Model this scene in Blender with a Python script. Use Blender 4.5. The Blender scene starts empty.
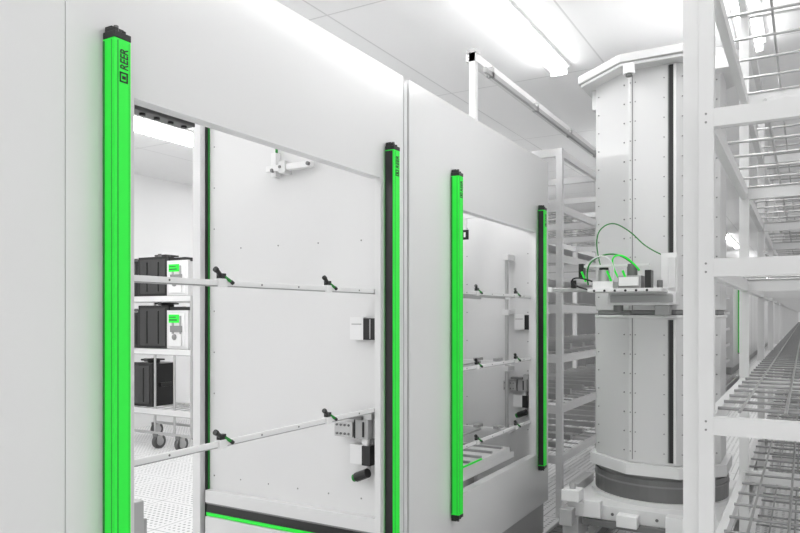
import bpy, math
from mathutils import Vector, Matrix
D=bpy.data; C=bpy.context; col=C.scene.collection

# ---------------- materials ----------------
def mat(name, c, rough=.4, metal=0., noise=0.03, emit=0., nscale=6., coat=0.):
    m=D.materials.new(name); m.use_nodes=True
    nt=m.node_tree; b=nt.nodes['Principled BSDF']
    b.inputs['Roughness'].default_value=rough; b.inputs['Metallic'].default_value=metal
    b.inputs['Coat Weight'].default_value=coat; b.inputs['Coat Roughness'].default_value=.12
    tc=nt.nodes.new('ShaderNodeTexCoord'); n=nt.nodes.new('ShaderNodeTexNoise'); n.inputs['Scale'].default_value=nscale
    r=nt.nodes.new('ShaderNodeMix'); r.data_type='RGBA'
    r.inputs['A'].default_value=(c[0],c[1],c[2],1)
    r.inputs['B'].default_value=tuple(max(0,v*(1-noise*2)) for v in c)+(1,)
    nt.links.new(tc.outputs['Object'],n.inputs['Vector']); nt.links.new(n.outputs['Fac'],r.inputs['Factor'])
    nt.links.new(r.outputs['Result'],b.inputs['Base Color'])
    if emit:
        b.inputs['Emission Color'].default_value=(c[0],c[1],c[2],1); b.inputs['Emission Strength'].default_value=emit
    return m
g=lambda v:(v,v,v)
WALL=mat('painted_panel',g(.73),.3,noise=.01,nscale=1.5,coat=.25)
ROOMW=mat('room_wall_paint',g(.86),.5,noise=.01,nscale=1.5)
PANEL=mat('inner_panel',g(.70),.35,noise=.015,nscale=2)
FRAME=mat('white_frame',g(.72),.35)
WHITE=mat('white_plastic',g(.80),.3)
STEEL=mat('brushed_steel',g(.5),.35,.6)
ROD=mat('rack_rod_steel',g(.34),.35,.5)
DSTEEL=mat('dark_steel',g(.18),.4,.5)
GREY=mat('grey_paint',g(.38),.4)
SEAM=mat('seam_grey',g(.24),.5)
BLACK=mat('black_plastic',g(.010),.3)
DARK=mat('dark_gap',g(.05),.6)
GREEN=mat('green_anodised_glow',(.015,.80,.045),.35,noise=.01,emit=.10)  # slight self-glow added to the green; these parts are not lamps
GREEND=mat('dark_green_and_groove_shade',(.005,.22,.02),.45)  # own dark green of clamps and cables; painted shade on profile grooves
TOWER=mat('tower_sheet',g(.64),.28,.1,noise=.02,nscale=1.)
LIGHT=mat('lamp_diffuser',g(1.),.5,noise=0,emit=13.)
RUB=mat('rubber',g(.10),.7)
CLEAR=mat('translucent_box',g(.75),.15,noise=.02)

def ceilmat():
    m=D.materials.new('ceiling_panels'); m.use_nodes=True; nt=m.node_tree; b=nt.nodes['Principled BSDF']
    tc=nt.nodes.new('ShaderNodeTexCoord'); br=nt.nodes.new('ShaderNodeTexBrick')
    br.offset=0; br.inputs['Color1'].default_value=(.94,.94,.94,1); br.inputs['Color2'].default_value=(.93,.93,.93,1)
    br.inputs['Mortar'].default_value=(.72,.72,.72,1); br.inputs['Scale'].default_value=1
    br.inputs['Mortar Size'].default_value=.007; br.inputs['Brick Width'].default_value=1.38; br.inputs['Row Height'].default_value=1.9
    nt.links.new(tc.outputs['Object'],br.inputs['Vector']); nt.links.new(br.outputs['Color'],b.inputs['Base Color'])
    b.inputs['Roughness'].default_value=.5
    return m
def floormat():
    m=D.materials.new('perforated_tiles'); m.use_nodes=True; nt=m.node_tree; b=nt.nodes['Principled BSDF']
    tc=nt.nodes.new('ShaderNodeTexCoord')
    v=nt.nodes.new('ShaderNodeTexVoronoi'); v.inputs['Scale'].default_value=20; v.inputs['Randomness'].default_value=0
    v.voronoi_dimensions='2D'
    lt=nt.nodes.new('ShaderNodeMath'); lt.operation='LESS_THAN'; lt.inputs[1].default_value=.24
    br=nt.nodes.new('ShaderNodeTexBrick'); br.offset=0
    br.inputs['Color1'].default_value=(0,0,0,1); br.inputs['Color2'].default_value=(0,0,0,1); br.inputs['Mortar'].default_value=(1,1,1,1)
    br.inputs['Scale'].default_value=1; br.inputs['Mortar Size'].default_value=.05
    br.inputs['Brick Width'].default_value=.6; br.inputs['Row Height'].default_value=.6
    br2=nt.nodes.new('ShaderNodeTexBrick'); br2.offset=0
    br2.inputs['Color1'].default_value=(.80,.80,.80,1); br2.inputs['Color2'].default_value=(.78,.78,.78,1); br2.inputs['Mortar'].default_value=(.35,.35,.35,1)
    br2.inputs['Scale'].default_value=1; br2.inputs['Mortar Size'].default_value=.005
    br2.inputs['Brick Width'].default_value=.6; br2.inputs['Row Height'].default_value=.6
    sub=nt.nodes.new('ShaderNodeMath'); sub.operation='SUBTRACT'; sub.use_clamp=True
    mx=nt.nodes.new('ShaderNodeMix'); mx.data_type='RGBA'; mx.inputs['B'].default_value=(.30,.30,.30,1)
    for n in (v,br,br2): nt.links.new(tc.outputs['Object'],n.inputs['Vector'])
    nt.links.new(v.outputs['Distance'],lt.inputs[0]); nt.links.new(lt.outputs[0],sub.inputs[0]); nt.links.new(br.outputs['Color'],sub.inputs[1])
    nt.links.new(sub.outputs[0],mx.inputs['Factor']); nt.links.new(br2.outputs['Color'],mx.inputs['A'])
    nt.links.new(mx.outputs['Result'],b.inputs['Base Color']); b.inputs['Roughness'].default_value=.35
    return m
CEIL=ceilmat(); FLOOR=floormat()

# ---------------- mesh builder ----------------
class MB:
    def __init__(s): s.v=[]; s.f=[]; s.m=[]; s.mats=[]
    def mi(s,m):
        if m not in s.mats: s.mats.append(m)
        return s.mats.index(m)
    def box(s,x0,x1,y0,y1,z0,z1,m):
        n=len(s.v); k=s.mi(m)
        s.v+=[(x0,y0,z0),(x1,y0,z0),(x1,y1,z0),(x0,y1,z0),(x0,y0,z1),(x1,y0,z1),(x1,y1,z1),(x0,y1,z1)]
        for f in ((0,3,2,1),(4,5,6,7),(0,1,5,4),(1,2,6,5),(2,3,7,6),(3,0,4,7)):
            s.f.append([n+i for i in f]); s.m.append(k)
        return s
    def prism(s,pts,z0,z1,m,pts2=None):
        n=len(s.v); k=s.mi(m); N=len(pts); pts2=pts2 or pts
        s.v+=[(p[0],p[1],z0) for p in pts]+[(p[0],p[1],z1) for p in pts2]
        s.f.append([n+i for i in reversed(range(N))]); s.m.append(k)
        s.f.append([n+N+i for i in range(N)]); s.m.append(k)
        for i in range(N):
            j=(i+1)%N; s.f.append([n+i,n+j,n+N+j,n+N+i]); s.m.append(k)
        return s
    def cyl(s,p,q,r,m,N=10,r2=None):
        p=Vector(p);q=Vector(q);d=(q-p).normalized(); r2=r if r2 is None else r2
        a=d.cross(Vector((0,0,1)) if abs(d.z)<.9 else Vector((1,0,0))).normalized(); b=d.cross(a)
        n=len(s.v); k=s.mi(m)
        for c,rr in ((p,r),(q,r2)):
            for i in range(N):
                t=2*math.pi*i/N; s.v.append(tuple(c+(a*math.cos(t)+b*math.sin(t))*rr))
        s.f.append([n+i for i in reversed(range(N))]); s.m.append(k)
        s.f.append([n+N+i for i in range(N)]); s.m.append(k)
        for i in range(N):
            j=(i+1)%N; s.f.append([n+i,n+j,n+N+j,n+N+i]); s.m.append(k)
        return s
    def obj(s,name,parent=None,bevel=0):
        me=D.meshes.new(name); me.from_pydata(s.v,[],s.f); me.validate()
        for m in s.mats: me.materials.append(m)
        me.polygons.foreach_set('material_index',s.m)
        import bmesh
        bm=bmesh.new(); bm.from_mesh(me); bmesh.ops.recalc_face_normals(bm,faces=bm.faces); bm.to_mesh(me); bm.free()
        o=D.objects.new(name,me); col.objects.link(o)
        if parent: o.parent=parent
        if bevel:
            b=o.modifiers.new('bevel','BEVEL'); b.width=bevel; b.segments=2; b.limit_method='ANGLE'
        return o
def empty(name):
    e=D.objects.new(name,None); col.objects.link(e); e.empty_display_size=.1; return e
def cable(name,pts,r,m,parent):
    cu=D.curves.new(name,'CURVE'); cu.dimensions='3D'; cu.bevel_depth=r; cu.bevel_resolution=3
    sp=cu.splines.new('NURBS'); sp.points.add(len(pts)-1)
    for i,p in enumerate(pts): sp.points[i].co=(*p,1)
    sp.use_endpoint_u=True; sp.order_u=3
    cu.materials.append(m); o=D.objects.new(name,cu); col.objects.link(o); o.parent=parent; return o

ZC=3.6; YF=45
# ---------------- room (right and back walls left out to let world light in) ----------------
MB().box(-8.3,2.1,-4.1,YF+.1,-.1,0,FLOOR).obj('floor')
MB().box(-8.3,2.1,-4.1,YF+.1,ZC,ZC+.1,CEIL).obj('ceiling')
MB().box(-8.3,-8.2,-4,YF,0,ZC,ROOMW).obj('wall_left')
MB().box(-8.3,2.1,YF,YF+.1,0,ZC,ROOMW).obj('wall_far')

# ---------------- ceiling lights ----------------
def fixture(x,y0,y1,w=.13):
    b=MB()
    b.box(x-w/2-.02,x+w/2+.02,y0-.03,y1+.03,ZC-.02,ZC,WHITE)
    b.prism([(x-w/2,y0),(x+w/2,y0),(x+w/2,y1),(x-w/2,y1)],ZC-.02,ZC-.075,LIGHT,[(x-w/2+.03,y0),(x+w/2-.03,y0),(x+w/2-.03,y1),(x-w/2+.03,y1)])
    b.box(x-w/2,x+w/2,y0-.015,y0,ZC-.078,ZC-.02,WHITE); b.box(x-w/2,x+w/2,y1,y1+.015,ZC-.078,ZC-.02,WHITE)
    b.obj('ceiling_light')
for y0 in (-3.5,1.85,7.6,13.2,18.8,24.4,30.,35.6,41.): fixture(-1.71,y0,y0+3.65)
for y0 in (-3.5,2.0): fixture(-.33,y0,y0+3.73)
for y0 in (-3.5,2.0,7.6): fixture(-5.95,y0,y0+3.73,.34)
fixture(-3.9,-3.5,.2); fixture(-3.9,7.6,11.3); fixture(-4.2,.4,3.2,.2)  # last one is an added, unseen lamp that brightens the left room

# ---------------- light curtains ----------------
def light_curtain(y0,face,label=True):
    e=empty('safety_light_curtain')
    xw,xf=-1.655,-1.608; y1=y0+.053; z0,z1=.487,2.385
    b=MB()
    b.box(xw,xf,y0,y1,z0+.035,z1-.035,GREEN)
    b.box(xf-.002,xf+.0006,y0+.010,y0+.013,z0+.04,z1-.04,GREEND)  # thin dark strips paint the shade of the profile grooves
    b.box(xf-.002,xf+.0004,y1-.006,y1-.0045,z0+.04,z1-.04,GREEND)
    if face>0:
        b.box(xw+.006,xf-.006,y1,y1+.003,z0+.04,z1-.04,BLACK)
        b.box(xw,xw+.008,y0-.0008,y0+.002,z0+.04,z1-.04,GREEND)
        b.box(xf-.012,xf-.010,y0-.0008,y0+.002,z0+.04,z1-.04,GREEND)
    else:
        b.box(xw+.002,xf-.006,y0-.003,y0,z0+.04,z1-.04,BLACK)
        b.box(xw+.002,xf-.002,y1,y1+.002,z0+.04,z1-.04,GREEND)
    b.obj('profile',e,.002)
    c=MB()
    for s,za in ((1,z1-.035),(-1,z0+.035)):
        def bz(xa,xb,ya,yb,h0,h1,m):
            c.box(xa,xb,ya,yb,min(za+h0*s,za+h1*s),max(za+h0*s,za+h1*s),m)
        bz(xw+.001,xf+.001,y0-.001,y1+.001,0,.018,BLACK)
        bz(xw,xf-.02,y0+.006,y1-.006,.018,.036,BLACK)
        bz(xw+.002,xf-.005,y0+.004,y0+.018,.018,.030,BLACK)
        c.cyl((xf-.012,y0+.015,za+.016*s),(xf-.012,y0+.015,za+.036*s),.007,DSTEEL)
        c.cyl((xf-.012,y1-.013,za+.016*s),(xf-.012,y1-.013,za+.028*s),.006,BLACK)
    c.box(-1.66,xw,y0+.01,y1-.01,z1-.1,z1-.03,BLACK); c.box(-1.66,xw,y0+.01,y1-.01,z0+.03,z0+.1,BLACK)
    c.obj('end_caps',e,.0015)
    if label:
        t=D.curves.new('label','FONT'); t.body='REER'; t.size=.036; t.extrude=.0003; t.offset=.0006; t.shear=.1; t.materials.append(BLACK)
        o=D.objects.new('label',t); col.objects.link(o); o.parent=e
        o.location=(xf+.001,y0+.043,z1-.118)
        o.rotation_euler=Matrix(((0,0,1),(0,-1,0),(1,0,0))).to_euler(); o.scale=(.72,1,1)
        q=MB()
        for (a0,a1,c0,c1) in ((.017,.043,0,.004),(.017,.043,.024,.028),(.017,.021,0,.028),(.039,.043,0,.028),(.025,.036,.009,.018)):
            q.box(xf,xf+.0012,y0+a0,y0+a1,z1-.152+c0,z1-.152+c1,BLACK)
        q.obj('logo',e)
    return e
light_curtain(1.245,1); light_curtain(2.724,-1); light_curtain(3.411,1); light_curtain(4.833,-1)
light_curtain(22.2,1,False)

# ---------------- cabinets ----------------
XW=-1.66; XI=-1.69
def screws_xz(b,y,xs,zs,m=SEAM,r=.0045):
    for x in xs:
        for z in zs: b.cyl((x,y,z),(x,y-.003,z),r,m,8)
def fr(a,b_,n): return [a+(b_-a)*i/(n-1) for i in range(n)]
ZT=2.74
oy0,oy1,oz0,oz1=1.352,2.692,.57,2.22
CAB1=empty('process_cabinet'); CAB2=empty('process_cabinet'); CAB3=empty('process_cabinet')
b=MB()
b.box(XI,XW,-3.0,1.135,.22,ZT,WALL)
b.box(XI,XW,1.1375,oy0,.22,ZT,WALL)
b.box(XI-.01,XI,1.10,1.17,.22,ZT,GREY)
b.box(XI,XW,oy0,oy1,oz1,ZT,WALL)
b.box(XI,XW,oy0,oy1,.22,oz0,WALL)
b.box(XI,XW,oy1,2.90,.22,ZT,WALL)
b.box(XI-.02,XI,oy0-.02,oy1,oz1,oz1+.02,FRAME); b.box(XI-.02,XI,oy0-.02,oy1,oz0-.02,oz0,FRAME)
b.box(XI-.02,XI,oy0-.02,oy0,oz0,oz1,FRAME)
b.box(-2.8,XI,-3.0,-2.97,.22,ZT,WALL)
b.box(-2.8,XI+.02,-2.9,2.89,.0,.22,GREY)
b.obj('shell',CAB1)
b=MB()
b.box(-2.79,XI,2.75,2.79,.24,ZT-.02,PANEL)
b.box(-2.85,-2.795,2.70,2.80,.22,ZT-.02,FRAME)
b.box(-2.795,-2.778,2.735,2.75,.22,ZT-.02,BLACK)
b.box(-2.778,-2.773,2.74,2.752,.22,ZT-.02,GREEND)
b.box(-2.773,XI,2.715,2.75,.60,.665,FRAME)
b.box(-2.773,XI,2.725,2.75,.545,.59,BLACK)
b.box(-2.773,XI,2.722,2.75,.59,.60,SEAM); b.box(-2.773,XI,2.722,2.75,.528,.545,GREEN)
b.box(-2.773,XI,2.715,2.75,.24,.525,FRAME)
screws_xz(b,2.75,[-2.74],fr(.74,2.5,9)); screws_xz(b,2.75,fr(-2.74,-1.8,6),[.74])
screws_xz(b,2.75,fr(-2.55,-1.8,4),[1.95])
b.obj('partition',CAB1,bevel=.002)
b=MB(); b.box(-2.8,XI-.005,2.90,2.958,.0,ZT-.04,SEAM); b.box(XI-.005,XW-.004,2.915,2.945,.2,ZT-.02,FRAME)
b.obj('joint_strip',CAB1)
py0,py1,pz0,pz1=3.545,4.80,.60,2.19
b=MB()
b.box(XI,XW,2.958,py0,.22,ZT,WALL); b.box(XI,XW,py1,5.08,.22,ZT,WALL)
b.box(XI,XW,py0,py1,pz1,ZT,WALL); b.box(XI,XW,py0,py1,.22,pz0,WALL)
b.box(-2.85,XI,2.96,2.985,.22,ZT,WALL); b.box(-2.85,XI,5.03,5.08,.22,ZT,PANEL)
b.box(-2.88,-2.85,2.96,5.08,.22,ZT,WALL)
b.box(-2.8,XI+.02,2.98,5.0,.0,.22,GREY)
b.box(XI-.02,XI,py0-.02,py1+.02,pz1,pz1+.02,FRAME); b.box(XI-.02,XI,py0-.02,py1+.02,pz0-.02,pz0,FRAME)
b.box(XI-.02,XI,py0-.02,py0,pz0,pz1,FRAME); b.box(XI-.02,XI,py1,py1+.02,pz0,pz1,FRAME)
screws_xz(b,5.03,[-1.8,-2.3],fr(.74,2.5,9))
b.obj('shell',CAB2)
# added unseen lamp that brightens the cabinet interior, with a brace to carry it
b=MB(); b.box(-2.85,XI,3.9,3.95,2.66,2.70,FRAME); b.box(-2.06,-1.98,3.2,4.8,2.62,2.66,WHITE); b.box(-2.05,-1.99,3.22,4.78,2.59,2.62,LIGHT)
b.obj('added_fill_lamp',CAB2)
b=MB(); b.box(-2.8,XW,20.6,YF-.1,.2,ZT,WALL); b.box(-2.8,XW-.05,20.7,YF-.2,0,.2,GREY)
for y in fr(24,44,11): b.box(XW,XW+.002,y,y+.02,.2,ZT,SEAM)
b.obj('shell',CAB3)

def rod_bar(x,y0,y1,z,ys,par):
    b=MB()
    b.box(x-.006,x+.006,y0,y1,z-.009,z+.009,WHITE)
    b.box(x-.012,x+.004,y0,y1,z-.013,z-.009,GREY)
    for y in fr(y0+.15,y1-.15,6): b.cyl((x+.006,y,z),(x+.008,y,z),.004,DSTEEL,8)
    for y in ys:
        b.box(x-.012,x+.014,y-.018,y+.018,z-.014,z+.014,WHITE)
        b.box(x-.006,x+.012,y-.014,y+.014,z+.010,z+.032,BLACK)
        b.cyl((x+.004,y-.004,z+.024),(x+.012,y-.030,z+.040),.008,BLACK,10)
        b.cyl((x+.012,y-.030,z+.040),(x+.0125,y-.039,z+.045),.010,BLACK,10)
        b.cyl((x+.004,y+.006,z+.024),(x+.02,y+.030,z+.004),.006,GREEND,8)
        b.cyl((x+.02,y+.027,z+.006),(x+.022,y+.037,z-.002),.007,BLACK,8)
    return b.obj('guard_rail_bar',par,bevel=.001)
rod_bar(-1.70,1.36,2.72,1.708,[1.735,2.34],CAB1); rod_bar(-1.70,1.36,2.72,1.168,[1.735,2.34],CAB1)
rod_bar(-1.70,3.55,4.80,1.73,[3.85,4.5],CAB2); rod_bar(-1.70,3.55,4.80,1.29,[3.85,4.5],CAB2); rod_bar(-1.70,3.55,4.80,.84,[3.85,4.5],CAB2)
b=MB(); b.box(-2.315,-2.285,2.71,2.75,2.29,2.41,WHITE); b.box(-2.34,-2.06,2.70,2.73,2.315,2.345,WHITE)
b.box(-2.25,-2.21,2.69,2.75,2.30,2.36,FRAME); b.cyl((-2.295,2.73,2.41),(-2.295,2.73,2.44),.007,GREEND); b.cyl((-2.07,2.70,2.33),(-2.07,2.685,2.33),.01,DSTEEL)
b.cyl((-2.24,2.69,2.33),(-2.24,2.683,2.33),.008,DSTEEL); b.cyl((-2.30,2.71,2.32),(-2.30,2.695,2.32),.01,DSTEEL)
b.obj('sensor_bracket',CAB1,bevel=.003)
b=MB(); b.box(-1.79,-1.715,1.36,1.66,2.232,2.262,BLACK)
b.box(-1.78,-1.73,1.36,1.65,2.215,2.232,DSTEEL)
for y in fr(1.40,1.62,5): b.cyl((-1.75,y,2.216),(-1.75,y,2.208),.010,BLACK,10)
b.box(-1.715,-1.69,1.40,1.44,2.235,2.26,DSTEEL);b.box(-1.715,-1.69,1.60,1.64,2.235,2.26,DSTEEL)
b.obj('sliding_door_track',CAB1,bevel=.002)
def switch(x0,y,z0,s,par):
    b=MB(); b.box(x0,x0+.075*s,y-.03,y,z0,z0+.105*s,WHITE); b.box(x0+.077*s,x0+.14*s,y-.035,y,z0,z0+.10*s,BLACK)
    b.box(x0+.112*s,x0+.118*s,y-.037,y-.035,z0+.005,z0+.095*s,GREY); b.box(x0+.01,x0+.065*s,y-.0315,y-.03,z0+.07*s,z0+.075*s,GREY)
    b.obj('control_switch_box',par,bevel=.002)
switch(-1.845,2.75,1.485,1.,CAB1); switch(-1.90,5.03,1.49,1.1,CAB2)
def actuator(x,y,z,par):
    b=MB()
    b.box(x,x+.19,y-.02,y,z+.03,z+.11,STEEL)
    b.box(x-.01,x+.09,y-.07,y-.02,z+.035,z+.105,STEEL)
    b.box(x+.10,x+.17,y-.06,y-.02,z+.03,z+.12,GREY)
    b.box(x+.05,x+.14,y-.075,y-.03,z+.12,z+.135,DSTEEL)
    b.box(x+.14,x+.185,y-.055,y-.02,z+.12,z+.155,STEEL)
    b.box(x+.092,x+.098,y-.06,y-.02,z+.03,z+.12,BLACK); b.box(x+.14,x+.15,y-.065,y-.06,z+.04,z+.11,BLACK)
    for i in range(4):
        for zz in (.05,.09): b.cyl((x+.005+.022*i,y-.07,z+zz),(x+.005+.022*i,y-.076,z+zz),.006,DSTEEL)
    b.box(x+.13,x+.16,y-.05,y-.02,z-.16,z+.03,FRAME)
    b.box(x+.06,x+.13,y-.045,y-.01,z-.09,z+.0,WHITE); b.box(x+.135,x+.18,y-.06,y-.01,z-.09,z+.0,BLACK)
    b.box(x+.16,x+.18,y-.03,y,z,z+.03,DSTEEL)
    b.cyl((x+.10,y-.05,z-.15),(x+.17,y-.06,z-.12),.022,BLACK,14); b.cyl((x+.085,y-.049,z-.156),(x+.10,y-.05,z-.15),.018,GREEND,14)
    b.obj('door_lock_actuator',par,bevel=.003)
actuator(-1.895,2.75,1.0,CAB1); actuator(-1.96,5.03,1.0,CAB2)
b=MB(); b.cyl((-1.93,4.93,.72),(-1.93,4.93,2.05),.014,STEEL,12)
for z in (.74,1.2,1.62,2.03): b.box(-1.955,-1.905,4.90,5.03,z-.02,z+.02,FRAME)
b.obj('vertical_guide_rod',CAB2,bevel=.002)
b=MB()
for z in (1.72,1.27,.80):
    b.box(-2.75,-1.76,3.55,3.58,z-.012,z+.012,FRAME); b.box(-2.75,-1.76,4.55,4.58,z-.012,z+.012,FRAME)
    for x in fr(-2.7,-1.8,6): b.box(x-.008,x+.008,3.58,4.55,z-.008,z+.004,STEEL)
    for x in (-2.6,-2.3,-2.0,-1.85): b.box(x-.02,x+.02,4.52,4.60,z+.01,z+.03,GREY)
for y in (3.55,4.55): b.box(-2.80,-2.76,y,y+.03,.22,2.1,FRAME)
b.box(-2.75,-1.74,3.6,4.5,.66,.70,FRAME); b.box(-1.745,-1.735,3.70,4.02,.70,.71,GREEN)
b.box(-2.80,-1.74,3.55,4.58,.62,.66,FRAME)
for y in fr(3.7,4.4,5): b.box(-2.7,-1.76,y,y+.02,.70,.715,GREY)
for x in (-2.7,-1.8): b.box(x-.02,x+.02,4.0,4.04,.22,.62,FRAME)
b.obj('tray_rack',CAB2,bevel=.001)
b=MB(); b.box(-1.835,-1.775,3.90,3.906,2.06,2.12,BLACK)
for x in (-1.82,-1.80): b.box(x-.006,x+.006,3.898,3.90,2.075,2.105,WHITE)
b.box(-1.82,-1.79,3.906,3.915,2.08,2.2,FRAME); b.box(-1.82,-1.71,3.90,3.92,2.19,2.21,FRAME)
b.obj('number_plate',CAB2)
b=MB(); b.box(-1.80,-1.70,1.37,1.42,.80,1.05,STEEL); b.box(-1.79,-1.71,1.42,1.44,.86,.99,GREY); b.box(-1.80,-1.70,1.352,1.37,.78,1.07,FRAME)
for z in (.82,.93,1.03): b.cyl((-1.75,1.44,z),(-1.75,1.45,z),.01,DSTEEL)
b.obj('hinge_bracket',CAB1,bevel=.003)

# ---------------- cart with wafer carriers ----------------
e=empty('wafer_carrier_cart')
cx0,cx1,cy0,cy1=-7.45,-6.14,5.8,6.4
b=MB()
for x in (cx0,cx1):
    for y in (cy0,cy1): b.cyl((x,y,.18),(x,y,1.82),.018,STEEL,12)
for z in (.44,1.16,1.79):
    b.box(cx0,cx1,cy0-.02,cy0+.02,z-.035,z+.035,FRAME); b.box(cx0,cx1,cy1-.02,cy1+.02,z-.03,z+.03,FRAME)
    b.box(cx0-.02,cx0+.02,cy0,cy1,z-.03,z+.03,FRAME); b.box(cx1-.02,cx1+.02,cy0,cy1,z-.03,z+.03,FRAME)
    b.box(cx0,cx1,cy0-.022,cy0-.018,z-.037,z-.028,GREY)
    for x in fr(cx0+.1,cx1-.1,8): b.cyl((x,cy0,z+.02),(x,cy1,z+.02),.008,STEEL,8)
for x in (-6.75,-6.42): b.cyl((x,cy0,.18),(x,cy0,1.16),.014,STEEL,10)
b.box(cx0,cx1,cy0-.015,cy0+.015,.17,.20,STEEL);b.box(cx0,cx1,cy1-.015,cy1+.015,.17,.20,STEEL)
b.obj('frame',e)
b=MB()
for x in (cx0,-6.72,-6.34):
    for y in (cy0,cy1):
        b.box(x-.035,x+.035,y-.03,y+.03,.14,.18,DSTEEL)
        b.box(x-.04,x-.028,y-.02,y+.05,.07,.16,STEEL); b.box(x+.028,x+.04,y-.02,y+.05,.07,.16,STEEL)
        b.cyl((x-.025,y+.03,.085),(x+.025,y+.03,.085),.085,RUB,20); b.cyl((x-.03,y+.03,.085),(x+.03,y+.03,.085),.05,STEEL,16)
b.obj('casters',e)
def foup(x,y,z,w,h,black=True):
    b=MB(); m=BLACK if black else CLEAR
    pts=[(x-w/2,y-.2),(x+w/2,y-.2),(x+w/2,y+.14),(x+w/2-.07,y+.22),(x-w/2+.07,y+.22),(x-w/2,y+.14)]
    b.prism(pts,z,z+h,m)
    b.box(x-w/2-.015,x+w/2+.015,y-.225,y-.19,z-.0,z+h+.015,m)
    b.box(x-w/2+.03,x+w/2-.03,y-.235,y-.22,z+.03,z+h-.02,DARK if black else WHITE)
    for i in (1,3):
        xx=x-w/2+w*(i+.5)/5; b.box(xx-.012,xx+.012,y-.245,y-.23,z+.05,z+h-.05,BLACK if black else GREY)
    b.box(x-.05,x+.05,y-.06,y+.06,z+h,z+h+.03,m); b.box(x-.10,x+.10,y-.12,y+.09,z+h+.03,z+h+.05,DARK if black else m)
    b.box(x-.03,x+.03,y-.13,y-.12,z+h+.02,z+h+.06,DSTEEL)
    for s in (-1,1):
        b.box(x+s*(w/2+.01)-.012,x+s*(w/2+.01)+.012,y-.1,y+.08,z+h*.45,z+h*.55,m)
    if not black:
        b.box(x-.12,x+.05,y-.25,y-.244,z+h*.70,z+h*.92,GREEN); b.box(x-.11,x+.02,y-.252,y-.25,z+h*.76,z+h*.79,BLACK); b.box(x-.11,x+.0,y-.252,y-.25,z+h*.84,z+h*.86,BLACK)
        b.box(x-.12,x+.09,y-.25,y-.244,z+h*.08,z+h*.4,WHITE); b.cyl((x-.02,y-.25,z+.14),(x-.02,y-.262,z+.14),.035,SEAM,14)
        b.box(x-.10,x+.1,y-.249,y-.244,z+h*.45,z+h*.62,SEAM)
        b.box(x-.15,x+.12,y-.20,y+.1,z+h+.01,z+h+.05,BLACK)
    b.obj('wafer_box',e,.02)
for z in (1.83,1.20):
    foup(-6.85,6.08,z,.50,.46 if z>1.5 else .50); foup(-6.40,6.05,z,.32,.40 if z>1.5 else .44,False); foup(-7.30,6.1,z,.30,.42)
foup(-7.10,6.08,.48,.44,.52)

# ---------------- rod racks ----------------
def rack(x0,x1,y0,y1,levels,zt,bay,rules):
    b=MB()
    y=y0
    while y<=y1+.01:
        for x in (x0,x1-.05): b.box(x,x+.05,y,y+.05,0,zt,FRAME)
        b.box(x0+.05,x1-.05,y+.005,y+.045,zt-.06,zt,FRAME)
        for z in levels: b.box(x0+.05,x1-.05,y+.002,y+.042,z-.032,z+.032,FRAME)
        y+=bay
    for z in list(levels)+[zt-.03]:
        b.box(x0+.01,x0+.045,y0+.05,y1,z-.03,z+.03,FRAME); b.box(x1-.045,x1-.01,y0+.05,y1,z-.03,z+.03,FRAME)
    for z in levels:
        step,xr,rm,r=rules(z)
        y=y0+step
        while y<y1:
            b.cyl((x0+.04,y,z+.036),(x1-.04,y,z+.036),r,rm,6); y+=step
        for x in xr: b.cyl((x,y0+.05,z+.05),(x,y1,z+.05),r-.001,rm,6)
    return b
L=[.14,.67,1.207,1.768,2.30,2.84]
b=rack(-.33,.95,2.70,40,L,3.38,1.8,lambda z:(.24,fr(-.2,.8,8),ROD,.007) if z<1.5 else (.30,(-.12,.2,.5),STEEL,.007))
b.box(-.385,-.334,2.73,2.79,0,3.38,FRAME)
for z in L:
    for zz in (-.015,.015): b.cyl((-.305,2.70,z+zz),(-.305,2.697,z+zz),.004,SEAM,8)
b.obj('storage_rack')
L2=[.45,.85,1.25,1.65,2.05,2.45]
b=rack(-2.62,-1.66,5.42,19.8,L2,2.92,1.2,lambda z:(.2,fr(-2.5,-1.8,6),STEEL,.007))
for z in L2[:3]:
    y=5.65
    while y<12:
        b.box(-2.5,-1.78,y,y+.06,z+.055,z+.10,GREY); y+=.4
b.obj('storage_rack')

b=MB()
b.box(-1.78,-1.74,3.92,3.96,ZT-.01,3.2,FRAME); b.box(-1.80,-1.735,3.92,12,3.15,3.2,FRAME); b.box(-1.72,-1.70,4.0,12,3.10,3.13,GREY)
for y in fr(4.1,11.8,10): b.box(-1.74,-1.70,y,y+.03,3.10,3.16,GREY)
b.box(-1.78,-1.74,11.5,11.54,2.92,3.2,FRAME)
b.box(-1.79,-1.73,3.91,3.97,3.2,3.22,STEEL)
b.obj('overhead_cable_rail')

# ---------------- stacker crane tower ----------------
e=empty('stacker_crane_tower')
P=[(-.955,4.51),(-.672,4.51),(-.45,4.73),(-.45,5.08),(-.672,5.30),(-.98,5.30),(-1.215,5.08),(-1.215,4.73)]
cx,cy=-.835,4.905
sc=lambda f,g_=None:[(cx+(x-cx)*f,cy+(y-cy)*(g_ or f)) for x,y in P]
b=MB(); b.prism(P,.68,1.60,TOWER); b.prism(sc(.97),1.60,1.63,SEAM); b.prism(P,1.63,3.14,TOWER)
b.prism(sc(1.02),1.58,1.60,FRAME)
b.obj('column_shell',e,.006)
b=MB()
for za,zb in ((.70,1.57),(1.66,3.12)):
    b.box(-.714,-.690,4.497,4.512,za,zb,BLACK); b.box(-.688,-.672,4.49,4.512,za,zb,FRAME)
    b.box(-.722,-.716,4.50,4.512,za,zb,SEAM)
b.box(-.935,-.93,4.506,4.512,.70,3.12,SEAM)
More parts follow.
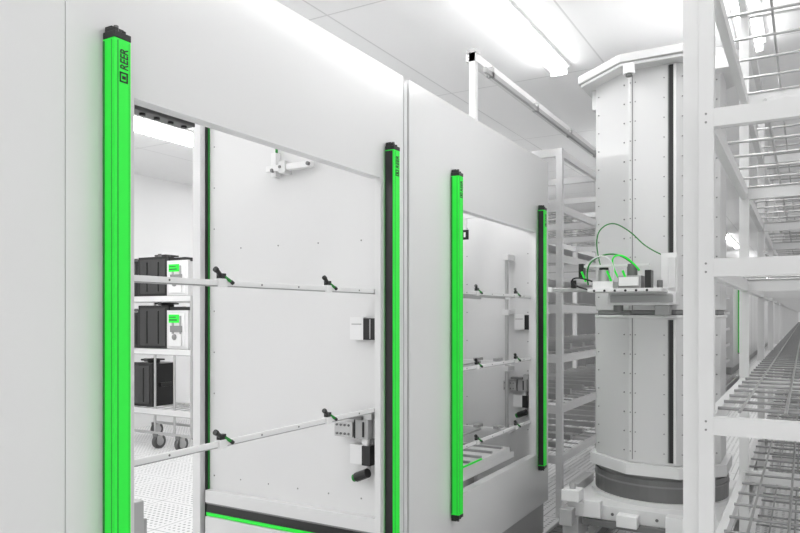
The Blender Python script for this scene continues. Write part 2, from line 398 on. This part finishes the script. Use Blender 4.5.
for z in fr(.75,3.05,20):
    for x in (-.945,-.915,-.745): b.cyl((x,4.512,z),(x,4.506,z),.004,SEAM,8)
    for t in (.12,.9):
        x=-.955-.26*t; y=4.51+.22*t; b.cyl((x,y,z),(x-.004,y-.005,z),.004,SEAM,8)
        x=-.672+.222*t; b.cyl((x,y,z),(x+.004,y-.005,z),.004,SEAM,8)
b.obj('slot_and_seams',e)
b=MB(); b.prism(sc(1.24,1.25),3.13,3.15,FRAME); b.prism(sc(1.28,1.3),3.15,3.20,TOWER)
b.cyl((-.93,4.40,3.13),(-.93,4.40,3.07),.035,WHITE,20); b.cyl((-.93,4.40,3.07),(-.93,4.40,3.055),.02,DSTEEL,16)
b.box(-.46,-.38,4.5,4.6,3.05,3.13,FRAME); b.box(-1.26,-1.22,4.8,5.0,3.0,3.13,FRAME)
b.obj('head_plate',e,.004)
b=MB()
b.prism(sc(1.09),.61,.68,FRAME)
b.cyl((cx,cy,.585),(cx,cy,.61),.40,SEAM,48); b.cyl((cx,cy,.45),(cx,cy,.585),.415,DSTEEL,48)
b.cyl((cx,cy,.54),(cx,cy,.55),.42,SEAM,48)
b.cyl((cx,cy,.425),(cx,cy,.45),.44,FRAME,48)
b.obj('slewing_ring',e)
b=MB()
b.box(-1.30,-.42,4.36,5.5,.34,.425,FRAME)
for x in (-1.27,-.46):
    for y in (4.32,5.1):
        b.box(x-.05,x+.05,y,y+.22,.2,.34,GREY); b.cyl((x-.03,y+.11,.22),(x+.03,y+.11,.22),.1,DSTEEL,20)
b.box(-1.33,-1.22,4.33,4.45,.43,.50,WHITE); b.cyl((-1.275,4.39,.50),(-1.275,4.39,.54),.02,STEEL,12)
b.box(-1.18,-1.08,4.30,4.36,.36,.46,FRAME); b.box(-.98,-.86,4.28,4.36,.33,.40,WHITE)
b.box(-.70,-.55,4.28,4.36,.33,.43,WHITE); b.box(-1.36,-1.30,4.6,5.0,.36,.48,STEEL)
b.box(-1.20,-.60,4.33,4.36,.30,.34,DSTEEL); b.box(-1.32,-1.24,4.25,4.33,.30,.40,GREY)
for x in fr(-1.15,-.5,6): b.cyl((x,4.36,.38),(x,4.352,.38),.01,DSTEEL)
b.obj('base_frame',e,.004)
b=MB()
b.box(-1.05,-.655,4.36,4.50,1.66,1.735,FRAME); b.box(-1.03,-.67,4.345,4.36,1.675,1.72,GREY)
b.box(-.745,-.655,4.40,4.50,1.735,1.97,WHITE); b.box(-.70,-.66,4.38,4.40,1.76,1.94,FRAME)
b.box(-1.12,-.70,4.16,4.36,1.735,1.755,FRAME)
b.box(-1.36,-1.02,4.22,4.245,1.745,1.765,STEEL); b.box(-1.36,-1.02,4.38,4.405,1.745,1.765,STEEL)
b.box(-1.375,-1.35,4.20,4.42,1.74,1.77,WHITE)
b.box(-1.10,-.98,4.20,4.34,1.755,1.80,WHITE); b.box(-.95,-.82,4.19,4.33,1.755,1.83,GREY); b.box(-.94,-.83,4.17,4.19,1.77,1.82,WHITE)
b.cyl((-1.05,4.27,1.80),(-1.05,4.27,1.87),.035,STEEL,16); b.cyl((-1.05,4.27,1.87),(-1.05,4.27,1.885),.028,BLACK,16)
b.cyl((-.88,4.25,1.83),(-.88,4.25,1.90),.03,DSTEEL,16); b.box(-1.17,-.78,4.23,4.26,1.885,1.90,FRAME)
b.box(-1.19,-1.16,4.22,4.27,1.82,1.91,BLACK); b.box(-.80,-.765,4.20,4.28,1.75,1.86,BLACK)
b.cyl((-1.22,4.22,1.765),(-1.22,4.22,1.81),.018,BLACK,12); b.cyl((-.72,4.22,1.755),(-.72,4.22,1.80),.016,DSTEEL,12)
for x in fr(-1.08,-.78,6): b.cyl((x,4.158,1.742),(x,4.165,1.742),.008,BLACK)
for x in (-1.14,-.99,-.9): b.cyl((x,4.2,1.80),(x-.02,4.18,1.86),.007,GREEN,8)
b.cyl((-1.0,4.43,1.66),(-1.0,4.43,1.62),.03,DSTEEL,16); b.box(-.78,-.70,4.40,4.50,1.60,1.66,GREY)
b.obj('lift_carriage',e,.003)
cable('cable_1',[(-1.13,4.22,1.78),(-1.15,4.20,1.90),(-1.02,4.2,1.97),(-.90,4.22,1.94),(-.84,4.25,1.86)],.005,GREEND,e)
cable('cable_2',[(-1.06,4.25,1.88),(-1.10,4.2,2.06),(-1.0,4.2,2.16),(-.90,4.3,2.10),(-.82,4.36,2.0),(-.74,4.42,1.96)],.0035,GREEND,e)
cable('cable_3',[(-.95,4.2,1.82),(-1.0,4.16,1.93),(-.9,4.15,1.96),(-.83,4.2,1.86)],.005,GREEN,e)
cable('cable_4',[(-1.10,4.2,1.80),(-1.2,4.18,1.84),(-1.24,4.2,1.78),(-1.12,4.2,1.75)],.005,BLACK,e)
cable('cable_5',[(-.98,4.2,1.80),(-.95,4.15,1.90),(-1.05,4.15,1.97),(-1.14,4.2,1.9)],.0035,WHITE,e)
b=MB()
for x in (-1.27,-.46):
    b.box(x-.05,x+.05,3.2,YF-.5,0,.02,STEEL); b.box(x-.015,x+.015,3.2,YF-.5,.02,.10,DSTEEL); b.box(x-.03,x+.03,3.2,YF-.5,.10,.12,STEEL)
b.obj('crane_floor_track')
b=MB()
b.box(-1.56,-1.42,4.2,20,0,.015,GREY); b.box(-1.56,-1.55,4.2,20,0,.10,FRAME); b.box(-1.43,-1.42,4.2,20,0,.10,FRAME)
y=4.25
while y<12: b.box(-1.545,-1.435,y,y+.045,.015,.085,DSTEEL); y+=.06
b.obj('cable_drag_chain')

# ---------------- world / camera ----------------
w=D.worlds.new('world'); C.scene.world=w; w.use_nodes=True
w.node_tree.nodes['Background'].inputs[0].default_value=(1,1,1,1); w.node_tree.nodes['Background'].inputs[1].default_value=.75
cam=D.cameras.new('camera'); co=D.objects.new('camera',cam); col.objects.link(co)
cam.lens=31.5; cam.sensor_width=36; cam.shift_y=.0606; cam.clip_end=200
co.location=(0,0,1.6); co.rotation_euler=(math.radians(90),0,math.radians(30.05))
C.scene.camera=co
C.scene.view_settings.view_transform='Standard'
C.scene.view_settings.look='None'
C.scene.view_settings.exposure=.3
